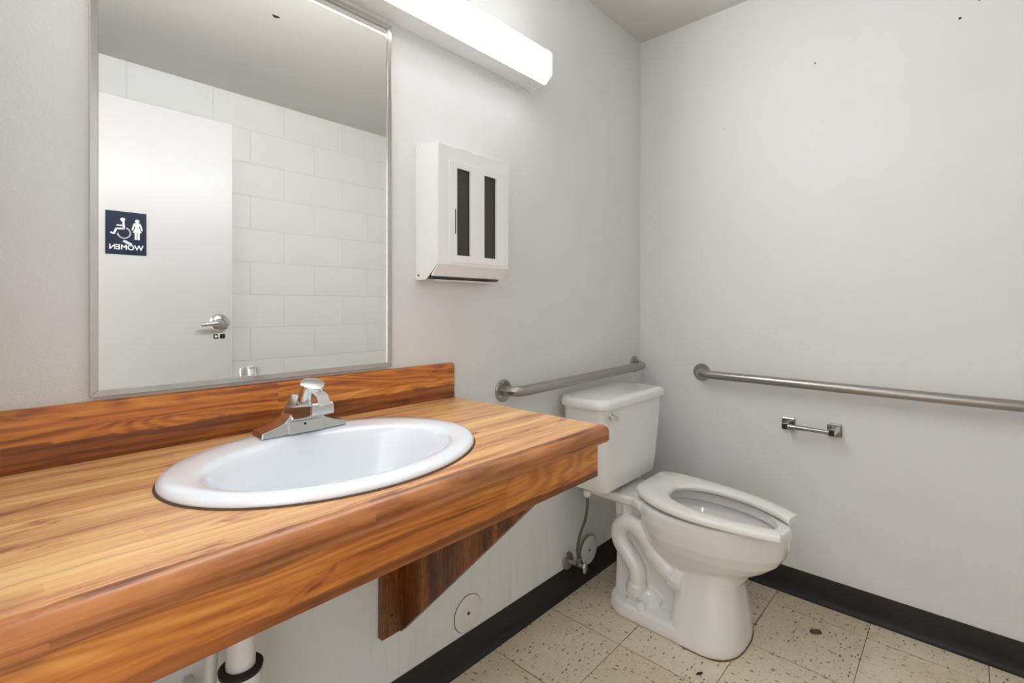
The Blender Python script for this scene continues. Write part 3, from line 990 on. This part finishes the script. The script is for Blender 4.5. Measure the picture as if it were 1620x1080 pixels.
o_, i_ = smooth_line(SO), smooth_line(SI)
TH = 0.0235
sections = []
for (a, b) in zip(o_, i_):
    a, b = Vector(a), Vector(b)
    d = (b - a)
    w = d.length
    d.normalize()
    z = zseat((a.y + b.y) / 2)
    prf = [(0.004, 0.0), (0.0, 0.004), (0.0, TH - 0.009), (0.003, TH - 0.004), (0.009, TH), (w * 0.5, TH + 0.001), (w - 0.010, TH - 0.001), (w - 0.003, TH - 0.006), (w, TH - 0.012), (w - 0.002, 0.003), (w - 0.006, 0.0)]
    sections.append([(a.x + d.x * t, a.y + d.y * t, z + h) for t, h in prf])
seat = obj('seat', loft(sections), 'seat', tl, smooth=True, bevel=0.003)
for s in (-0.075, 0.075):
    obj('hinge_post', lathe((TX + s, -0.262, 0.4315), (0, 0, 1), [(0, 0), (0, 0.014), (0.008, 0.013), (0.010, 0.0)], 18), 'seat', tl, smooth=True)
    obj('bumper', box(TX + s * 2 - 0.012, TX + s * 2 + 0.012, -0.62, -0.59, 0.4295, 0.4405), 'black', seat) if False else None

# tank
TCX = -0.448


def tankring(hw, yf, z, r=0.035, yb=-0.028):
    return [(TCX + x, y, z) for x, y in rrect(-hw, hw, yf, yb, r, 8)]


tk = obj('tank', loft([tankring(0.180, -0.185, 0.447), tankring(0.198, -0.198, 0.452), tankring(0.204, -0.203, 0.465), tankring(0.212, -0.208, 0.52), tankring(0.227, -0.215, 0.65), tankring(0.239, -0.219, 0.768)]), 'porcelain', tl, smooth=True)


def lidring(hw, yf, z, r=0.045):
    n = 8
    pts = rrect(-hw, hw, yf, -0.020, r, n)
    # bowed front
    return [(TCX + x, y - (0.010 * (1 - (x / hw) ** 2) if y < -0.15 else 0), z) for x, y in pts]


obj('tank_lid', loft([lidring(0.243, -0.221, 0.7685), lidring(0.252, -0.229, 0.7695), lidring(0.254, -0.231, 0.776), lidring(0.252, -0.230, 0.792), lidring(0.246, -0.224, 0.8005), lidring(0.232, -0.212, 0.8045)]), 'porcelain', tl, smooth=True)
obj('tank_gasket', box(TCX - 0.07, TCX + 0.07, -0.165, -0.06, 0.429, 0.449), 'black', tl)
lv = obj('flush_lever', lathe((-0.630, -0.2145, 0.739), (0, -1, 0), [(0, 0), (0, 0.0165), (0.003, 0.0165), (0.006, 0.012), (0.012, 0.009), (0.018, 0.009), (0.018, 0)], 24), 'chrome', tl, smooth=True)
obj('lever_arm', tube([(-0.622, -0.236, 0.736), (-0.640, -0.238, 0.740), (-0.672, -0.240, 0.746), (-0.678, -0.240, 0.747)], [0.0085, 0.0075, 0.0085, 0.006], 14), 'chrome', lv, smooth=True)

# stop valve and hose
vz, vx = 0.128, -0.607
sv = thing('shutoff_valve', 'dull metal water shutoff valve with a hose to the toilet tank', 'valve', (vx, 0, vz))
obj('escutcheon', lathe((vx, -0.0045, vz), (0, -1, 0), [(0, 0), (0, 0.034), (0.003, 0.033), (0.007, 0.024), (0.009, 0.014), (0.009, 0)], 28), 'steel', sv, smooth=True)
obj('body', tube([(vx, -0.012, vz), (vx, -0.075, vz)], 0.0095, 16), 'steel', sv, smooth=True)
obj('outlet_nut', lathe((vx, -0.055, vz), (0, 0, 1), [(0, 0.0), (0, 0.011), (0.024, 0.011), (0.026, 0.008), (0.026, 0)], 6), 'steel', sv)
bm = lathe((vx, -0.075, vz), (0, -1, -0.05), [(0, 0), (0, 0.010), (0.006, 0.021), (0.012, 0.022), (0.016, 0.018), (0.017, 0)], 24)
for v in bm.verts:
    v.co.x = vx + (v.co.x - vx) * 0.65
obj('handle', bm, 'worn_chrome', sv, smooth=True)
hose = spline([(vx, -0.055, vz + 0.02), (vx - 0.014, -0.062, 0.205), (vx - 0.016, -0.075, 0.262), (vx - 0.012, -0.095, 0.32), (vx - 0.020, -0.110, 0.375), (-0.628, -0.112, 0.425)], 7)
obj('supply_hose', tube(hose, 0.0056, 12), 'hose', sv, smooth=True)
obj('coupling_nut', lathe((-0.628, -0.112, 0.419), (0, 0, 1), [(0, 0), (0, 0.012), (0.010, 0.016), (0.022, 0.016), (0.026, 0.012), (0.027, 0)], 12), 'pvc', sv)

# cleanout covers on the wall
for x, z, y, lab in ((-1.141, 0.163, -0.0006, 'round white cleanout cover plate on the wall beside the wooden bracket'),
                     (-0.484, 0.132, -0.0215, 'round white cover plate standing over the black base behind the toilet')):
    t = thing('cover_plate', lab, 'cover plate', (x, y, z), 'round wall cover plates')
    obj('disc', lathe((x, y, z), (0, -1, 0), [(0, 0), (0, 0.0565), (0.0025, 0.0565), (0.0035, 0.0545), (0.0040, 0.030), (0.0040, 0)], 48), 'cover', t, smooth=True)
    obj('rim_grime', lathe((x, y, z), (0, -1, 0), [(0, 0.0565), (0, 0.0585), (0.0010, 0.0580), (0.0010, 0.0565), (0, 0.0565)], 48), 'caulk', t)
    obj('screw', lathe((x, y - 0.0040, z), (0, -1, 0), [(0, 0), (0, 0.0055), (0.0012, 0.0045), (0.0012, 0)], 16), 'dark', t)
    if y < -0.01:
        obj('stem', tube([(x, -0.0008, z), (x, y, z)], 0.018, 16), 'cover', t)

# ------------------------------------------------------------------ grab bars
def grab_bar(name, label, p0, p1, normal):
    p0, p1, nv = Vector(p0), Vector(p1), Vector(normal)
    t = thing(name, label, 'grab bar', p0, 'steel grab bars')
    d = (p1 - p0).normalized()
    off = 0.062
    R = 0.050
    pts = [p0 + nv * 0.002, p0 + nv * (off - R)]
    for k in range(1, 10):
        a = k * PI / 2 / 9
        pts.append(p0 + nv * (off - R + R * math.sin(a)) + d * (R - R * math.cos(a)))
    for k in range(0, 10):
        a = k * PI / 2 / 9
        pts.append(p1 - d * (R - R * math.sin(a)) + nv * (off - R + R * math.cos(a)))
    pts.append(p1 + nv * 0.002)
    obj('bar', tube(pts, 0.0178, 24), 'steel', t, smooth=True)
    for p in (p0, p1):
        fl_ = obj('flange', lathe(p + nv * 0.0005, nv, [(0, 0), (0, 0.039), (0.003, 0.039), (0.006, 0.036), (0.0065, 0.020), (0.0065, 0)], 40), 'steel', t, smooth=True)
        for k in range(3):
            a = math.radians(100 + 120 * k)
            q = p + nv * 0.0062 + (d * math.cos(a) + Vector((0, 0, 1)) * math.sin(a)) * 0.029
            obj('screw', lathe(q, nv, [(0, 0), (0, 0.0042), (0.0015, 0.003), (0.0015, 0)], 12), 'dark_chrome', fl_)


grab_bar('grab_bar', 'short brushed steel grab bar on the mirror wall above the toilet tank', (-0.978, 0, 0.855), (-0.066, 0, 0.868), (0, -1, 0))
grab_bar('grab_bar', 'long brushed steel grab bar on the wall above the toilet paper holder', (0, -0.303, 0.850), (0, -1.370, 0.842), (-1, 0, 0))

# ------------------------------------------------------------------ toilet paper holder
th = thing('paper_holder', 'empty polished steel toilet paper holder on the plain wall', 'paper holder', (0, -0.73, 0.676))
for yy in (-0.652, -0.808):
    bm = prism(rrect(yy - 0.0245, yy + 0.0245, 0.676 - 0.0245, 0.676 + 0.0245, 0.005, 4), 'x', -0.0005, -0.010)
    pt = obj('mount_plate', bm, 'dark_chrome', th, bevel=0.003)
    bm = box(-0.066, -0.010, yy - 0.009, yy + 0.009, 0.676 - 0.011, 0.676 + 0.011)
    obj('post', bm, 'dark_chrome', pt, bevel=0.0015)
    obj('post_cap', box(-0.0675, -0.066, yy - 0.0085, yy + 0.0085, 0.6655, 0.6865), 'black', pt)
obj('roller', lathe((-0.054, -0.661, 0.675), (0, -1, 0), [(0, 0), (0, 0.0095), (0.070, 0.0095), (0.070, 0.0085), (0.138, 0.0085), (0.138, 0)], 24), 'dark_chrome', th, smooth=True)

# ------------------------------------------------------------------ litter on the floor
lit = thing('metal_clip', 'small grey metal clip lying on the floor tile beside the toilet', 'litter', (-0.212, -0.787, 0))
bm = box(-0.016, 0.016, -0.007, 0.007, 0.0004, 0.010)
box(-0.020, -0.014, -0.004, 0.004, 0.002, 0.008, bm)
bmesh.ops.rotate(bm, verts=bm.verts, cent=(0, 0, 0), matrix=Matrix.Rotation(math.radians(-52), 3, 'Z'))
bmesh.ops.translate(bm, verts=bm.verts, vec=(-0.212, -0.787, 0))
obj('clip_body', bm, 'rust', lit, bevel=0.001)
bm = prism([(-0.690, -0.556), (-0.684, -0.567), (-0.672, -0.570), (-0.668, -0.566), (-0.680, -0.557)], 'z', 0.0003, 0.003)
tag(obj('dirt_chip', bm, 'dirt'), 'tiny dark chip of dirt on the tile in front of the toilet', 'litter')
bm = lathe((-0.048, -0.925, 0.0002), (0, 0, 1), [(0, 0), (0, 0.004), (0.003, 0.0045), (0.006, 0.002), (0.0065, 0)], 10)
tag(obj('white_pellet', bm, 'white', smooth=True), 'tiny white pellet on the floor by the black base', 'litter')
